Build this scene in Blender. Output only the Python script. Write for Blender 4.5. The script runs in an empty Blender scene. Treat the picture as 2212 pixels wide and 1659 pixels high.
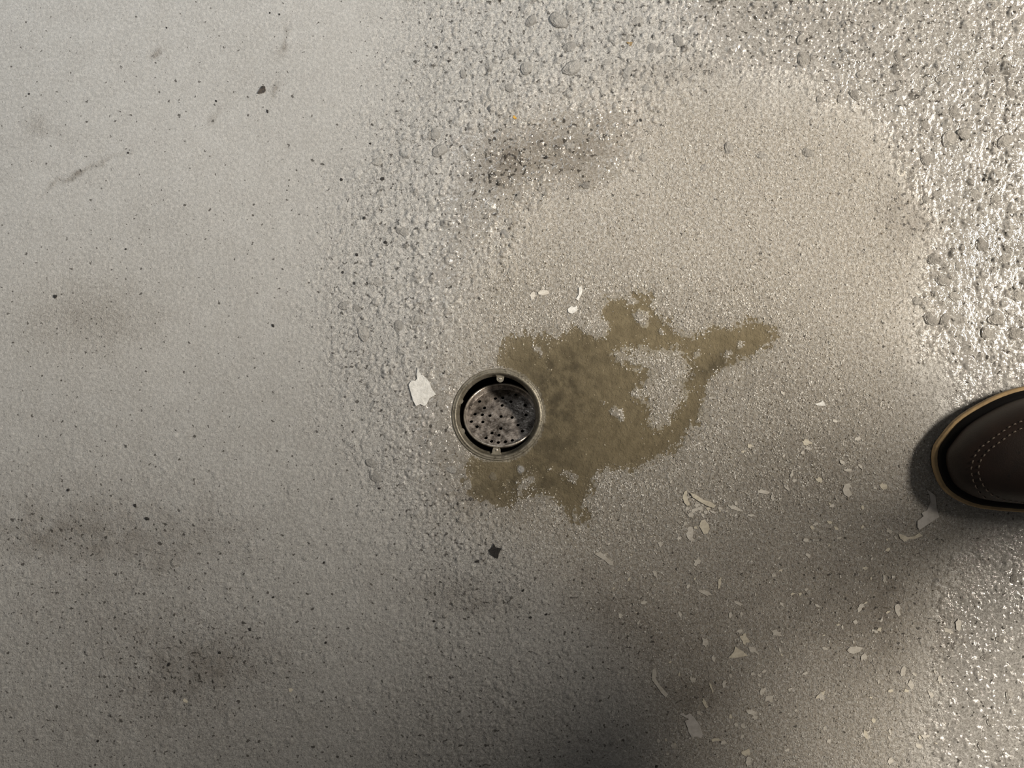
import bpy, bmesh, math, random
import numpy as np
from mathutils import Vector, Matrix
from mathutils.bvhtree import BVHTree
from mathutils.geometry import tessellate_polygon

# ------------------------------------------------------------------ scale
# the photograph spans 0.80 m of floor; the camera hangs straight above it
W, H = 2212.0, 1659.0
S = 0.80 / W                       # metres of floor per photo pixel
CAM_H = 0.80 / 0.75                # 48 mm lens on a 36 mm sensor
def px(x, y):
    return ((x - W / 2) * S, (H / 2 - y) * S)

scene = bpy.context.scene
COL = scene.collection
rng = random.Random(7)

# ------------------------------------------------------------------ camera
cam_d = bpy.data.cameras.new('camera')
cam_d.sensor_width = 36.0
cam_d.lens = 48.0
cam_d.clip_start = 0.02
cam = bpy.data.objects.new('camera', cam_d)
cam.location = (0, 0, CAM_H)
cam.rotation_euler = (0, 0, 0)
COL.objects.link(cam)
scene.camera = cam

# ------------------------------------------------------------------ world and lamps
world = bpy.data.worlds.new('room_ambient')
scene.world = world
world.use_nodes = True
bg = world.node_tree.nodes['Background']
bg.inputs[0].default_value = (1.0, 0.96, 0.90, 1)
bg.inputs[1].default_value = 0.18

def area(name, loc, target, sx, sy, power, color, roll=0.0, spread=180):
    d = bpy.data.lights.new(name, 'AREA')
    d.shape = 'RECTANGLE'
    d.size = sx; d.size_y = sy
    d.energy = power
    d.color = color
    d.spread = math.radians(spread)
    o = bpy.data.objects.new(name, d)
    o.location = loc
    v = Vector(target) - Vector(loc)
    q = v.to_track_quat('-Z', 'Y')
    o.rotation_euler = (q.to_matrix() @ Matrix.Rotation(roll, 3, 'Z')).to_euler()
    COL.objects.link(o)
    return o

# ceiling strip lamp beyond the upper right of the frame, and a cooler one to the upper left
area('ceiling_lamp', (1.75, 0.27, 2.2), (0.50, 0.05, 0), 0.9, 0.25, 46, (1.0, 0.91, 0.78), 0.0, 74)
area('ceiling_lamp', (-0.50, 1.00, 1.7), (-0.38, 0.86, 0), 1.0, 0.18, 11.5, (0.92, 0.97, 1.0), 0.0, 64)

scene.view_settings.view_transform = 'Standard'
scene.view_settings.look = 'None'
scene.view_settings.gamma = 1.0
scene.view_settings.use_curve_mapping = False
scene.view_settings.exposure = -1.25

# ------------------------------------------------------------------ helpers
def tag(o, label=None, cat=None, group=None, kind=None):
    if label: o['label'] = label
    if cat: o['category'] = cat
    if group: o['group'] = group
    if kind: o['kind'] = kind
    return o

def empty(name, loc):
    o = bpy.data.objects.new(name, None)
    o.empty_display_size = 0.02
    o.location = loc
    COL.objects.link(o)
    return o

def mesh_np(name, verts, faces, smooth=True):
    """verts (n,3), faces (m,k) as numpy arrays, built without Python loops"""
    me = bpy.data.meshes.new(name)
    verts = np.ascontiguousarray(verts, dtype=np.float32)
    faces = np.ascontiguousarray(faces, dtype=np.int32)
    m, k = faces.shape
    me.vertices.add(len(verts)); me.vertices.foreach_set('co', verts.ravel())
    me.loops.add(m * k); me.loops.foreach_set('vertex_index', faces.ravel())
    me.polygons.add(m)
    me.polygons.foreach_set('loop_start', np.arange(0, m * k, k, dtype=np.int32))
    me.polygons.foreach_set('loop_total', np.full(m, k, dtype=np.int32))
    me.polygons.foreach_set('use_smooth', np.full(m, smooth, dtype=bool))
    me.update(calc_edges=True)
    return me

def fattr(me, name, data, typ='FLOAT'):
    a = me.attributes.new(name, typ, 'POINT')
    a.data.foreach_set('value' if typ == 'FLOAT' else 'color', np.ascontiguousarray(data, dtype=np.float32).ravel())

def link(name, me, mat, parent=None):
    o = bpy.data.objects.new(name, me)
    if mat is not None and not me.materials:
        me.materials.append(mat)
    COL.objects.link(o)
    if parent is not None:
        o.parent = parent
    return o

def py_mesh(name, verts, faces, smooth=False):
    me = bpy.data.meshes.new(name)
    me.from_pydata([tuple(v) for v in verts], [], faces)
    if smooth:
        for p in me.polygons: p.use_smooth = True
    me.update()
    return me

def lathe(name, prof, n=72, closed=False, smooth=True):
    """revolve (r, z) profile about Z"""
    vs, fs = [], []
    k = len(prof)
    for i in range(n):
        a = 2 * math.pi * i / n
        for r, z in prof:
            vs.append((r * math.cos(a), r * math.sin(a), z))
    for i in range(n):
        j = (i + 1) % n
        for q in range(k if closed else k - 1):
            q2 = (q + 1) % k
            fs.append((i * k + q, j * k + q, j * k + q2, i * k + q2))
    return py_mesh(name, vs, fs, smooth)

# ------------------------------------------------------------------ numpy noise
_r = np.random.RandomState(11)
_ang = _r.rand(256, 256) * 2 * np.pi
_GX, _GY = np.cos(_ang).astype(np.float32), np.sin(_ang).astype(np.float32)
_T = _r.rand(8, 256, 256).astype(np.float32)

def gnoise(x, y, seed=0):
    x = x + seed * 37.13; y = y + seed * 91.71
    ix = np.floor(x).astype(np.int32); iy = np.floor(y).astype(np.int32)
    fx = (x - ix).astype(np.float32); fy = (y - iy).astype(np.float32)
    u = fx * fx * fx * (fx * (fx * 6 - 15) + 10); v = fy * fy * fy * (fy * (fy * 6 - 15) + 10)
    def g(dx, dy):
        a = (ix + dx) & 255; b = (iy + dy) & 255
        return _GX[a, b] * (fx - dx) + _GY[a, b] * (fy - dy)
    n0 = g(0, 0) * (1 - u) + g(1, 0) * u
    n1 = g(0, 1) * (1 - u) + g(1, 1) * u
    return (n0 * (1 - v) + n1 * v) * 1.5

def fbm(x, y, octv=4, seed=0):
    s = 0; a = 1.0; t = 0
    for o in range(octv):
        s = s + a * gnoise(x * 2 ** o, y * 2 ** o, seed + o * 3); t += a; a *= 0.5
    return s / t

def domes(X, Y, cell, rmin, rmax, prob, seed, power=0.6, sharp=1.0):
    """field of half-buried rounded stones: height 0..1 and a tone per stone"""
    gx = X / cell + seed * 17.3; gy = Y / cell + seed * 5.9
    ix = np.floor(gx).astype(np.int32); iy = np.floor(gy).astype(np.int32)
    best = np.zeros_like(X, dtype=np.float32); tone = np.zeros_like(X, dtype=np.float32)
    for dx in (-1, 0, 1):
        for dy in (-1, 0, 1):
            a = (ix + dx) & 255; b = (iy + dy) & 255
            cx = ix + dx + 0.15 + 0.7 * _T[0][a, b]; cy = iy + dy + 0.15 + 0.7 * _T[1][a, b]
            th = _T[2][a, b] * np.pi; c, s = np.cos(th), np.sin(th)
            r = rmin + (rmax - rmin) * _T[3][a, b] ** 1.5
            e = 0.65 + 0.35 * _T[4][a, b]
            ddx = gx - cx; ddy = gy - cy
            p = (ddx * c + ddy * s) / r; q = (-ddx * s + ddy * c) / (r * e)
            d2 = np.abs(p) ** 2.3 + np.abs(q) ** 2.3
            h = np.clip(1 - d2, 0, 1) ** power * (0.5 + 0.5 * _T[5][a, b]) * (_T[6][a, b] < prob)
            m = h > best
            best = np.where(m, h, best); tone = np.where(m, _T[7][a, b] - 0.5, tone)
    return best.astype(np.float32), tone.astype(np.float32)

# ------------------------------------------------------------------ zone maps, drawn in floor coordinates (unit: photo pixels on the floor)
MS = 6.0                                    # map cell
MX0, MY0 = -420.0, -420.0
MW, MH = int((W + 840) / MS), int((H + 840) / MS)
_mx, _my = np.meshgrid(MX0 + (np.arange(MW) + 0.5) * MS, MY0 + (np.arange(MH) + 0.5) * MS)

def inpoly(x, y, poly):
    r = np.zeros(x.shape, bool); n = len(poly); j = n - 1
    for i in range(n):
        xi, yi = poly[i]; xj, yj = poly[j]
        if yi != yj:
            c = ((yi > y) != (yj > y)) & (x < (xj - xi) * (y - yi) / (yj - yi) + xi)
            r ^= c
        j = i
    return r

def blur(m, rad):
    k = max(1, int(rad / MS))
    for _ in range(3):
        for ax in (0, 1):
            p = np.pad(m, [(k + 1, k) if a == ax else (0, 0) for a in (0, 1)], mode='edge')
            c = np.cumsum(p, axis=ax)
            if ax == 0: m = (c[2 * k + 1:] - c[:-2 * k - 1]) / (2 * k + 1)
            else: m = (c[:, 2 * k + 1:] - c[:, :-2 * k - 1]) / (2 * k + 1)
    return m

def zone(poly, soft, w=1.0):
    return w * blur(inpoly(_mx, _my, poly).astype(np.float32), soft)

def blob(x, y, rx, ry=None, w=1.0, ang=0):
    ry = ry or rx; a = math.radians(ang)
    dx, dy = _mx - x, _my - y
    u = dx * math.cos(a) + dy * math.sin(a); v = -dx * math.sin(a) + dy * math.cos(a)
    return w * np.exp(-(u / rx) ** 2 - (v / ry) ** 2)

def look(m, PX, PY):
    fx = np.clip((PX - MX0) / MS - 0.5, 0, MW - 1.001); fy = np.clip((PY - MY0) / MS - 0.5, 0, MH - 1.001)
    ix = fx.astype(np.int32); iy = fy.astype(np.int32); fx = fx - ix; fy = fy - iy
    return (m[iy, ix] * (1 - fx) * (1 - fy) + m[iy, ix + 1] * fx * (1 - fy)
            + m[iy + 1, ix] * (1 - fx) * fy + m[iy + 1, ix + 1] * fx * fy).astype(np.float32)

BAND = [(950, -450), (1500, -450), (1560, 150), (1450, 220), (1300, 330), (1180, 430), (1060, 600), (960, 720), (930, 800),
        (970, 1000), (1000, 1080), (1100, 1180), (1150, 1280), (1000, 1300), (850, 1100), (760, 900), (700, 700), (720, 550), (800, 350), (880, 150)]
WETR = [(1450, -450), (2700, -450), (2700, 880), (2060, 850), (1960, 760), (1985, 600), (2000, 480), (1980, 350), (1850, 250), (1650, 165), (1500, 130)]
WETB = [(2700, 1080), (2060, 1130), (2040, 1250), (1990, 1400), (1990, 1550), (2010, 2100), (2700, 2100)]
LOWM = [(900, 1380), (1250, 1360), (1400, 1450), (1480, 1600), (1500, 2100), (700, 2100)]
TAN = [(1050, 260), (1400, 160), (1900, 250), (2010, 500), (1970, 800), (2100, 1100), (2000, 1500), (1900, 2100), (1500, 2100), (1380, 1400),
       (1150, 1200), (960, 1080), (930, 800), (1000, 600), (1020, 400)]
PUDDLE = [(1100, 735), (1205, 735), (1252, 707), (1292, 685), (1302, 652), (1288, 620), (1317, 641), (1360, 640), (1389, 618), (1407, 627),
          (1400, 663), (1440, 692), (1462, 721), (1490, 725), (1534, 710), (1585, 710), (1613, 690), (1664, 703), (1690, 725), (1664, 743),
          (1632, 764), (1606, 779), (1534, 811), (1516, 855), (1516, 895), (1490, 931), (1465, 963), (1425, 989), (1382, 1003), (1360, 1014),
          (1302, 1007), (1281, 1036), (1281, 1065), (1245, 1083), (1273, 1115), (1284, 1150), (1255, 1130), (1216, 1104), (1208, 1079),
          (1172, 1061), (1136, 1064), (1095, 1085), (1040, 1075), (1010, 1040), (1075, 900)]
ISL1 = [(1318, 748), (1345, 752), (1385, 745), (1414, 765), (1405, 785), (1395, 803), (1372, 792), (1328, 784)]
ISL2 = [(1412, 768), (1440, 752), (1475, 757), (1502, 780), (1490, 805), (1478, 818), (1482, 850), (1470, 880), (1445, 915), (1412, 940),
        (1396, 925), (1408, 890), (1372, 830), (1400, 810)]

m_peb = np.clip(0.16 + zone(BAND, 60, 0.85) + zone(WETR, 80, 1.0) + zone(WETB, 80, 0.6) + zone(LOWM, 70, 0.35) + blob(430, 1450, 260, 160, 0.2) + zone([(-450, 1020), (500, 980), (900, 1080), (1300, 1300), (1500, 2100), (-450, 2100)], 120, 0.22)
                - zone(PUDDLE, 20, 0.25), 0, 1.3)
m_wet = np.clip(zone(WETR, 70, 1.0) + zone(WETB, 80, 0.9) + zone(BAND, 90, 0.34) + blob(1250, 330, 170, 110, 0.75, -20) + blob(1010, 480, 70, 170, 0.6, 20)
                + blob(960, 850, 90, 190, 0.45) + blob(980, 1000, 120, 120, 0.35) + zone(LOWM, 60, 0.30) + blob(2060, 930, 60, 120, 0.5), 0, 1)
m_tan = np.clip(zone(TAN, 55, 0.9) + zone(WETR, 60, 0.45) + zone(WETB, 60, 0.3) + blob(180, 690, 180, 110, 0.25), 0, 1)
m_stain_dark = np.clip(blob(1085, 350, 40, 60, 0.50, 20) + blob(1130, 310, 90, 50, 0.22) + blob(1300, 300, 130, 40, 0.26, -12) + blob(1480, 150, 120, 22, 0.35, -5)
                  + blob(1960, 470, 50, 70, 0.45) + blob(1210, 370, 110, 60, 0.3) + blob(1060, 1070, 90, 30, 0.5) + blob(430, 1440, 150, 70, 0.42, -8)
                  + blob(120, 1150, 140, 60, 0.3) + blob(350, 1170, 200, 70, 0.28) + blob(250, 1330, 200, 90, 0.2) + blob(1000, 1290, 160, 40, 0.25, 10)
                  + blob(1350, 1330, 160, 60, 0.25, 30) + blob(1900, 1330, 100, 130, 0.3) + blob(1500, 1500, 70, 40, 0.4) + blob(200, 690, 120, 60, 0.25)
                  + blob(165, 377, 26, 5, 1.0, -28) + blob(120, 398, 30, 4, 0.5, -28) + blob(225, 350, 40, 4, 0.45, -28) + blob(612, 88, 5, 28, 0.6, 12)
                  + blob(335, 107, 10, 14, 0.6, 30) + blob(592, 188, 18, 9, 0.6, -35) + blob(462, 255, 6, 24, 0.4, 35) + blob(90, 275, 30, 18, 0.3)
                  + blob(250, 1560, 420, 160, 0.14) + blob(150, 1130, 260, 160, 0.12) + blob(1620, 640, 160, 60, 0.06)
                  + blob(1640, 840, 120, 40, 0.18) + blob(1760, 1010, 160, 90, 0.22) + blob(1700, 1300, 330, 160, 0.25), 0, 1)  # last term: broad brown darkening, left of and below the shoe toe
m_mud = np.clip(zone(PUDDLE, 12, 1.0) + blob(1210, 860, 60, 110, 0.0), 0, 1)
m_deep = np.clip(blob(1215, 800, 90, 90, 0.8) + blob(1190, 940, 90, 120, 0.7) + blob(1090, 1060, 130, 45, 0.7, -5) + blob(1540, 795, 60, 16, 1.0, -25), 0, 1)
m_pud = np.clip(blur(np.clip(inpoly(_mx, _my, PUDDLE).astype(np.float32) - inpoly(_mx, _my, ISL1) - inpoly(_mx, _my, ISL2), 0, 1), 12), 0, 1)
ISLETS = [(1287, 716, 24), (1300, 705, 16), (1272, 700, 18), (1172, 762, 16), (1155, 752, 10), (1325, 884, 13), (1340, 893, 10), (1300, 868, 7), (1365, 655, 12), (1388, 690, 15), (1375, 682, 9),
          (1150, 1030, 18), (1130, 1046, 16), (1215, 1025, 10), (1236, 1032, 14), (1190, 1012, 8), (1345, 905, 8), (1370, 855, 12), (1510, 760, 9), (1575, 765, 12), (1600, 745, 8), (1185, 800, 7), (1430, 720, 8), (1095, 1050, 14)]
for ix_, iy_, ir_ in ISLETS:
    m_pud = np.clip(m_pud - blob(ix_, iy_, ir_, None, 0.9), 0, 1)
SANDP = [(1090, 560), (1300, 600), (1700, 620), (1800, 760), (1900, 900), (1850, 1030), (1700, 1100), (1520, 1130), (1330, 1190), (1190, 1130), (1110, 1090),
         (1290, 1010), (1380, 1010), (1470, 970), (1520, 900), (1690, 740), (1460, 730), (1300, 620), (1300, 690), (1200, 740), (1090, 730), (1050, 650)]
m_sand = np.clip(zone(SANDP, 25, 1.0) + zone(ISL1, 8, 1.0) + zone(ISL2, 8, 1.0) + zone(TAN, 60, 0.22), 0, 1)
m_sand = np.clip(m_sand + blob(1170, 660, 90, 50, 0.5) + blob(1330, 1080, 90, 50, 0.4), 0, 1)

m_shore = np.clip(blur(inpoly(_mx, _my, PUDDLE).astype(np.float32), 34) * 1.6, 0, 1) + zone(ISL1, 14, 0.6) + zone(ISL2, 14, 0.6)
m_damp = np.clip(zone(PUDDLE, 45, 0.9) + zone(SANDP, 60, 0.55) + blob(1060, 1000, 110, 110, 0.6) + blob(1080, 900, 130, 130, 0.35), 0, 1)

# ------------------------------------------------------------------ drain placement
DRX, DRY = px(1075, 896)
RING_R = 0.0362
OPEN_R = 0.0318
FLOOR_AT_DRAIN = -0.0016

# ------------------------------------------------------------------ floor height field
def spaced(lo, hi, steps, out):
    """fine steps inside, growing steps out to 'out'"""
    core = []
    a = lo
    for end, st in steps:
        n = int(round((end - a) / st)); core += list(np.linspace(a, end, n, endpoint=False)); a = end
    core.append(hi)
    pre, st, p = [], 0.0026, lo
    while p > -out:
        if lo - p > 0.11: st *= 1.3
        p -= st; pre.append(p)
    post, st, p = [], 0.0026, hi
    while p < out:
        if p - hi > 0.11: st *= 1.3
        p += st; post.append(p)
    return np.array(pre[::-1] + core + post)

x_lo, _ = px(-40, 0); x_m, _ = px(660, 0); x_hi, _ = px(2252, 0)
_, y_hi = px(0, -40); _, y_lo = px(0, 1700)
gxs = spaced(x_lo, x_hi, [(x_m, 0.00100), (x_hi, 0.00066)], 2.4)
gys = spaced(y_lo, y_hi, [(y_hi, 0.00070)], 2.4)

def height(X, Y):
    """floor relief in metres, plus the maps the material reads"""
    X = X.astype(np.float32); Y = Y.astype(np.float32)
    PX = X / S + W / 2; PY = H / 2 - Y / S
    wob = 26 * fbm(X * 45, Y * 45, 3, 2); wob2 = 26 * fbm(X * 45, Y * 45, 3, 9)
    QX, QY = PX + wob, PY + wob2
    wb = 70 * fbm(X * 26, Y * 26, 3, 12); wb2 = 70 * fbm(X * 26, Y * 26, 3, 19)
    peb = look(m_peb, PX + wb, PY + wb2); wet = look(m_wet, PX + wb, PY + wb2); tan = look(m_tan, QX, QY); stain = look(m_stain_dark, QX, QY)
    sand = look(m_sand, QX, QY); mud = look(m_mud, PX + 0.25 * wob, PY + 0.25 * wob2); deep = look(m_deep, QX, QY)
    pud = look(m_pud, PX + 0.40 * wob, PY + 0.40 * wob2)
    patch = fbm(X * 60, Y * 60, 3, 21)
    h = 0.0004 * fbm(X * 14, Y * 14, 3, 1)
    d1, t1 = domes(X, Y, 0.0110, 0.20, 0.52, 0.60, 1, 0.55)
    d2, t2 = domes(X, Y, 0.0058, 0.20, 0.55, 0.75, 2, 0.65)
    d3, t3 = domes(X, Y, 0.0032, 0.20, 0.55, 0.80, 3, 0.8)
    p1, _ = domes(X, Y, 0.0085, 0.12, 0.34, 0.45, 4, 0.8)
    p2, _ = domes(X, Y, 0.0046, 0.14, 0.36, 0.45, 5, 0.9)
    amp = np.clip(peb - 0.06, 0, 2) * np.clip(0.65 + 0.9 * patch, 0.1, 1.6)
    h = h + amp * (0.00250 * d1 + 0.00185 * d2 + 0.00080 * d3)
    h = h - np.clip(peb - 0.12, 0, 2) * (0.00170 * p1 + 0.00130 * p2)
    h = h + (0.00007 + 0.00026 * amp + 0.00018 * sand) * fbm(X * 420, Y * 420, 2, 31)
    # water film lying in the low spots of the wet zones
    lvl = 0.00010 + 0.00060 * fbm(X * 40, Y * 40, 2, 41)
    k = 0.00014
    film = np.log1p(np.exp(np.clip((h - lvl) / k, -20, 20))) * k + lvl
    wf = np.clip((wet - 0.45) * 2.2, 0, 1)
    h = h * (1 - wf) + film * wf
    # the puddle's hollow with a grainy shore
    shore = 0.00095 * fbm(X * 300, Y * 300, 3, 51) + 0.00085 * fbm(X * 90, Y * 90, 3, 55)
    h = h * (1 - 0.6 * mud) - 0.00125 * pud + shore * (0.35 + 0.65 * np.clip(1 - np.abs(pud - 0.45) * 1.6, 0, 1)) * np.clip(sand + mud, 0, 1)
    # the floor falls gently to the drain
    r = np.hypot(X - DRX, Y - DRY)
    h = h + FLOOR_AT_DRAIN * np.exp(-(r / 0.06) ** 2)
    near = np.clip((r - RING_R) / 0.004, 0, 1)
    h = h * near + (FLOOR_AT_DRAIN - 0.0002) * (1 - near)
    tone = np.clip(t1 * (d1 > 0.02) * 0.7 + t2 * (d2 > 0.02) * 0.5 + t3 * 0.3 * (d3 > 0.02), -0.6, 0.6) * np.clip(amp, 0, 1)
    damp = look(m_damp, QX, QY)
    return h, dict(damp=damp, wet=wet, tan=tan, stain=stain, mud=mud * np.clip(pud * 1.6, 0, 1), deep=deep, tone=tone, peb=peb, sand=sand, pud=pud)

GX, GY = np.meshgrid(gxs, gys)
HZ, MAPS = height(GX, GY)
far = np.hypot(np.clip(np.abs(GX) - 0.416, 0, None), np.clip(np.abs(GY) - 0.316, 0, None)) / 0.10
far = np.clip(far * (1.25 + 0.9 * fbm(GX * 30, GY * 30, 2, 61)), 0, 1)
far = np.where(np.maximum(np.abs(GX) - 0.416, np.abs(GY) - 0.316) > 0.10, 1.0, far).astype(np.float32)
HZ = HZ * (1 - far)                        # beyond the modelled patch the relief is left to the material
MAPS['tone'] = MAPS['tone'] * (1 - far)
MAPS['wet'] = MAPS['wet'] * (1 - 0.65 * far)

def floor_z(x, y):
    x = np.asarray(x, dtype=np.float64); y = np.asarray(y, dtype=np.float64)
    ix = np.clip(np.searchsorted(gxs, x) - 1, 0, len(gxs) - 2); iy = np.clip(np.searchsorted(gys, y) - 1, 0, len(gys) - 2)
    fx = (x - gxs[ix]) / (gxs[ix + 1] - gxs[ix]); fy = (y - gys[iy]) / (gys[iy + 1] - gys[iy])
    return (HZ[iy, ix] * (1 - fx) * (1 - fy) + HZ[iy, ix + 1] * fx * (1 - fy) + HZ[iy + 1, ix] * (1 - fx) * fy + HZ[iy + 1, ix + 1] * fx * fy)

# ------------------------------------------------------------------ materials
class NT:
    def __init__(self, name):
        self.m = bpy.data.materials.new(name); self.m.use_nodes = True
        self.t = self.m.node_tree; self.n = self.t.nodes; self.l = self.t.links
        self.b = self.n['Principled BSDF']; self.out = self.n['Material Output']
    def link(self, a, b): self.l.new(a, b)
    def inp(self, node, i, v):
        s = node.inputs[i]
        if isinstance(v, bpy.types.NodeSocket): self.link(v, s)
        elif v is not None: s.default_value = v
    def attr(self, name):
        a = self.n.new('ShaderNodeAttribute'); a.attribute_name = name; return a.outputs['Fac']
    def attrc(self, name):
        a = self.n.new('ShaderNodeAttribute'); a.attribute_name = name; return a.outputs['Color']
    def obj(self): return self.n.new('ShaderNodeTexCoord').outputs['Object']
    def rand(self): return self.n.new('ShaderNodeObjectInfo').outputs['Random']
    def noise(self, scale, detail=3, rough=0.55, vec=None):
        n = self.n.new('ShaderNodeTexNoise'); n.inputs['Scale'].default_value = scale
        n.inputs['Detail'].default_value = detail; n.inputs['Roughness'].default_value = rough
        if vec is not None: self.link(vec, n.inputs['Vector'])
        return n.outputs['Fac']
    def vor(self, scale, vec=None, out='Distance'):
        n = self.n.new('ShaderNodeTexVoronoi'); n.inputs['Scale'].default_value = scale
        if vec is not None: self.link(vec, n.inputs['Vector'])
        return n.outputs[out]
    def math(self, op, a, b=None, c=None, clamp=False):
        n = self.n.new('ShaderNodeMath'); n.operation = op; n.use_clamp = clamp
        self.inp(n, 0, a); self.inp(n, 1, b); self.inp(n, 2, c)
        return n.outputs[0]
    def ramp(self, v, lo, hi, a=0.0, b=1.0):
        n = self.n.new('ShaderNodeMapRange'); n.clamp = True
        self.inp(n, 0, v); self.inp(n, 1, lo); self.inp(n, 2, hi); self.inp(n, 3, a); self.inp(n, 4, b)
        return n.outputs[0]
    def mix(self, f, a, b, mode='MIX'):
        n = self.n.new('ShaderNodeMix'); n.data_type = 'RGBA'; n.blend_type = mode; n.clamp_factor = True
        def col(v): return v if isinstance(v, bpy.types.NodeSocket) else (*v, 1.0)
        self.inp(n, 0, f); self.inp(n, 6, col(a)); self.inp(n, 7, col(b))
        return n.outputs[2]
    def bump(self, hgt, dist, strength=1.0, prev=None):
        n = self.n.new('ShaderNodeBump'); n.inputs['Distance'].default_value = dist
        self.inp(n, 'Strength', strength); self.link(hgt, n.inputs['Height'])
        if prev is not None: self.link(prev, n.inputs['Normal'])
        return n.outputs[0]
    def set(self, **kw):
        for k, v in kw.items():
            k = k.replace('_', ' ')
            s = self.b.inputs[k]
            if isinstance(v, bpy.types.NodeSocket): self.link(v, s)
            elif isinstance(v, tuple) and len(v) == 3: s.default_value = (*v, 1.0)
            else: s.default_value = v
        return self.m

def concrete():
    t = NT('concrete')
    v = t.obj()
    wet, tan, stain, mud, deep, tone, peb, dampz = (t.attr(k) for k in ('wet', 'tan', 'stain', 'mud', 'deep', 'tone', 'peb', 'damp'))
    worn = t.math('ADD', t.math('MULTIPLY', peb, 0.75), t.math('ADD', t.math('MULTIPLY', tan, 0.55), t.math('MULTIPLY', stain, 0.5)), clamp=True)
    worn = t.ramp(worn, 0.05, 0.6, 0.38, 1.0)
    big = t.noise(9, 4, 0.6, v); mid = t.noise(60, 4, 0.6, v); fine = t.noise(420, 3, 0.6, v); grain = t.noise(1150, 2, 0.6, v)
    c = t.mix(t.ramp(big, 0.3, 0.7), (0.365, 0.360, 0.350), (0.425, 0.420, 0.410))
    c = t.mix(t.math('MULTIPLY', tan, 0.85), c, (0.400, 0.355, 0.292))
    c = t.mix(t.ramp(mid, 0.30, 0.72, 0.0, 0.34), c, (0.27, 0.255, 0.235))
    c = t.mix(t.math('MULTIPLY', worn, t.ramp(fine, 0.44, 0.64, 0.0, 0.72)), c, (0.64, 0.625, 0.60))
    c = t.mix(t.math('MULTIPLY', worn, t.ramp(grain, 0.48, 0.68, 0.0, 0.75)), c, (0.13, 0.12, 0.105))
    # stones of different greys showing through
    c = t.mix(t.math('MULTIPLY', t.math('MAXIMUM', tone, 0.0), 0.9), c, (0.56, 0.55, 0.53))
    c = t.mix(t.ramp(tone, -0.12, -0.42, 0.0, 0.85), c, (0.12, 0.112, 0.10))
    c = t.mix(t.math('MULTIPLY', dampz, 0.50), c, (0.150, 0.130, 0.095))
    # brown grime and broader brown darkening, with ragged edges
    sp = t.math('MULTIPLY', stain, t.ramp(t.math('ADD', mid, t.math('MULTIPLY', fine, 0.6)), 0.55, 1.05, 0.25, 1.3))
    c = t.mix(sp, c, (0.105, 0.082, 0.058))
    # dark grit embedded in the surface
    spot = t.noise(260, 2, 0.5, v)
    lim = t.math('SUBTRACT', 0.690, t.math('ADD', t.math('MULTIPLY', stain, 0.10), t.math('MULTIPLY', peb, 0.06)))
    c = t.mix(t.ramp(t.math('SUBTRACT', spot, lim), 0.0, 0.035, 0.0, 0.85), c, (0.045, 0.040, 0.035))
    # silt under the water
    silt = t.mix(t.ramp(t.noise(130, 3, 0.6, v), 0.35, 0.65), (0.230, 0.203, 0.152), (0.330, 0.298, 0.232))
    silt = t.mix(t.math('MULTIPLY', deep, t.ramp(t.noise(95, 3, 0.6, v), 0.40, 0.60, 1.0, 0.25)), silt, (0.050, 0.042, 0.030))
    c = t.mix(mud, c, silt)
    damp = t.ramp(wet, 0.1, 1.0, 0.0, 0.22)
    c = t.mix(damp, c, (0.0, 0.0, 0.0))
    rough = t.ramp(t.math('ADD', wet, t.math('MULTIPLY', t.math('SUBTRACT', mid, 0.5), 0.5)), 0.05, 0.62, 0.72, 0.055)
    b1 = t.bump(t.noise(900, 3, 0.6, v), 0.0010, t.math('MULTIPLY', worn, t.ramp(wet, 0.1, 0.7, 1.0, 0.10)))
    b2 = t.bump(t.noise(300, 3, 0.6, v), 0.0026, t.math('MULTIPLY', worn, t.ramp(wet, 0.1, 0.8, 0.7, 0.18)), b1)
    return t.set(Base_Color=c, Roughness=rough, Normal=b2, Specular_IOR_Level=0.5)

def simple(name, col, rough=0.6, metal=0.0, noise_s=None, col2=None, lo=0.4, hi=0.6, bump=None, spec=0.5, rnd=0.0, detail=4):
    t = NT(name); v = t.obj(); c = col
    if noise_s:
        c = t.mix(t.ramp(t.noise(noise_s, detail, 0.6, v), lo, hi), col, col2)
    if rnd:
        c = t.mix(t.math('MULTIPLY', t.rand(), rnd), c, (0.25, 0.22, 0.18))
    kw = dict(Base_Color=c, Roughness=rough, Metallic=metal, Specular_IOR_Level=spec)
    if bump:
        kw['Normal'] = t.bump(t.noise(bump[0], 3, 0.6, v), bump[1], bump[2] if len(bump) > 2 else 0.6)
    return t.set(**kw)

M = {}
M['concrete'] = concrete()
M['flake'] = simple('white_paint', (0.68, 0.65, 0.59), 0.55, 0, 500, (0.54, 0.50, 0.44), 0.4, 0.7, (600, 0.0004, 0.8), rnd=0.3)
M['flake_white'] = simple('bright_white_paint', (0.80, 0.79, 0.76), 0.4, 0, 300, (0.62, 0.61, 0.58), 0.45, 0.7, (400, 0.0008, 0.9))
M['flake_pale'] = simple('pale_grey_paint', (0.60, 0.57, 0.54), 0.5, 0, 220, (0.47, 0.44, 0.41), 0.45, 0.7, (500, 0.0004, 0.6))
M['flake_cream'] = simple('cream_paint', (0.66, 0.61, 0.50), 0.55, 0, 400, (0.50, 0.45, 0.36), 0.45, 0.7, (500, 0.0004, 0.6))
M['grit'] = simple('black_grit', (0.012, 0.011, 0.011), 0.4, 0, 700, (0.03, 0.027, 0.025), bump=(900, 0.0003))
M['brown'] = simple('dry_leaf_brown', (0.060, 0.042, 0.028), 0.6, 0, 500, (0.022, 0.017, 0.012), 0.4, 0.6, (700, 0.0004))
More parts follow.
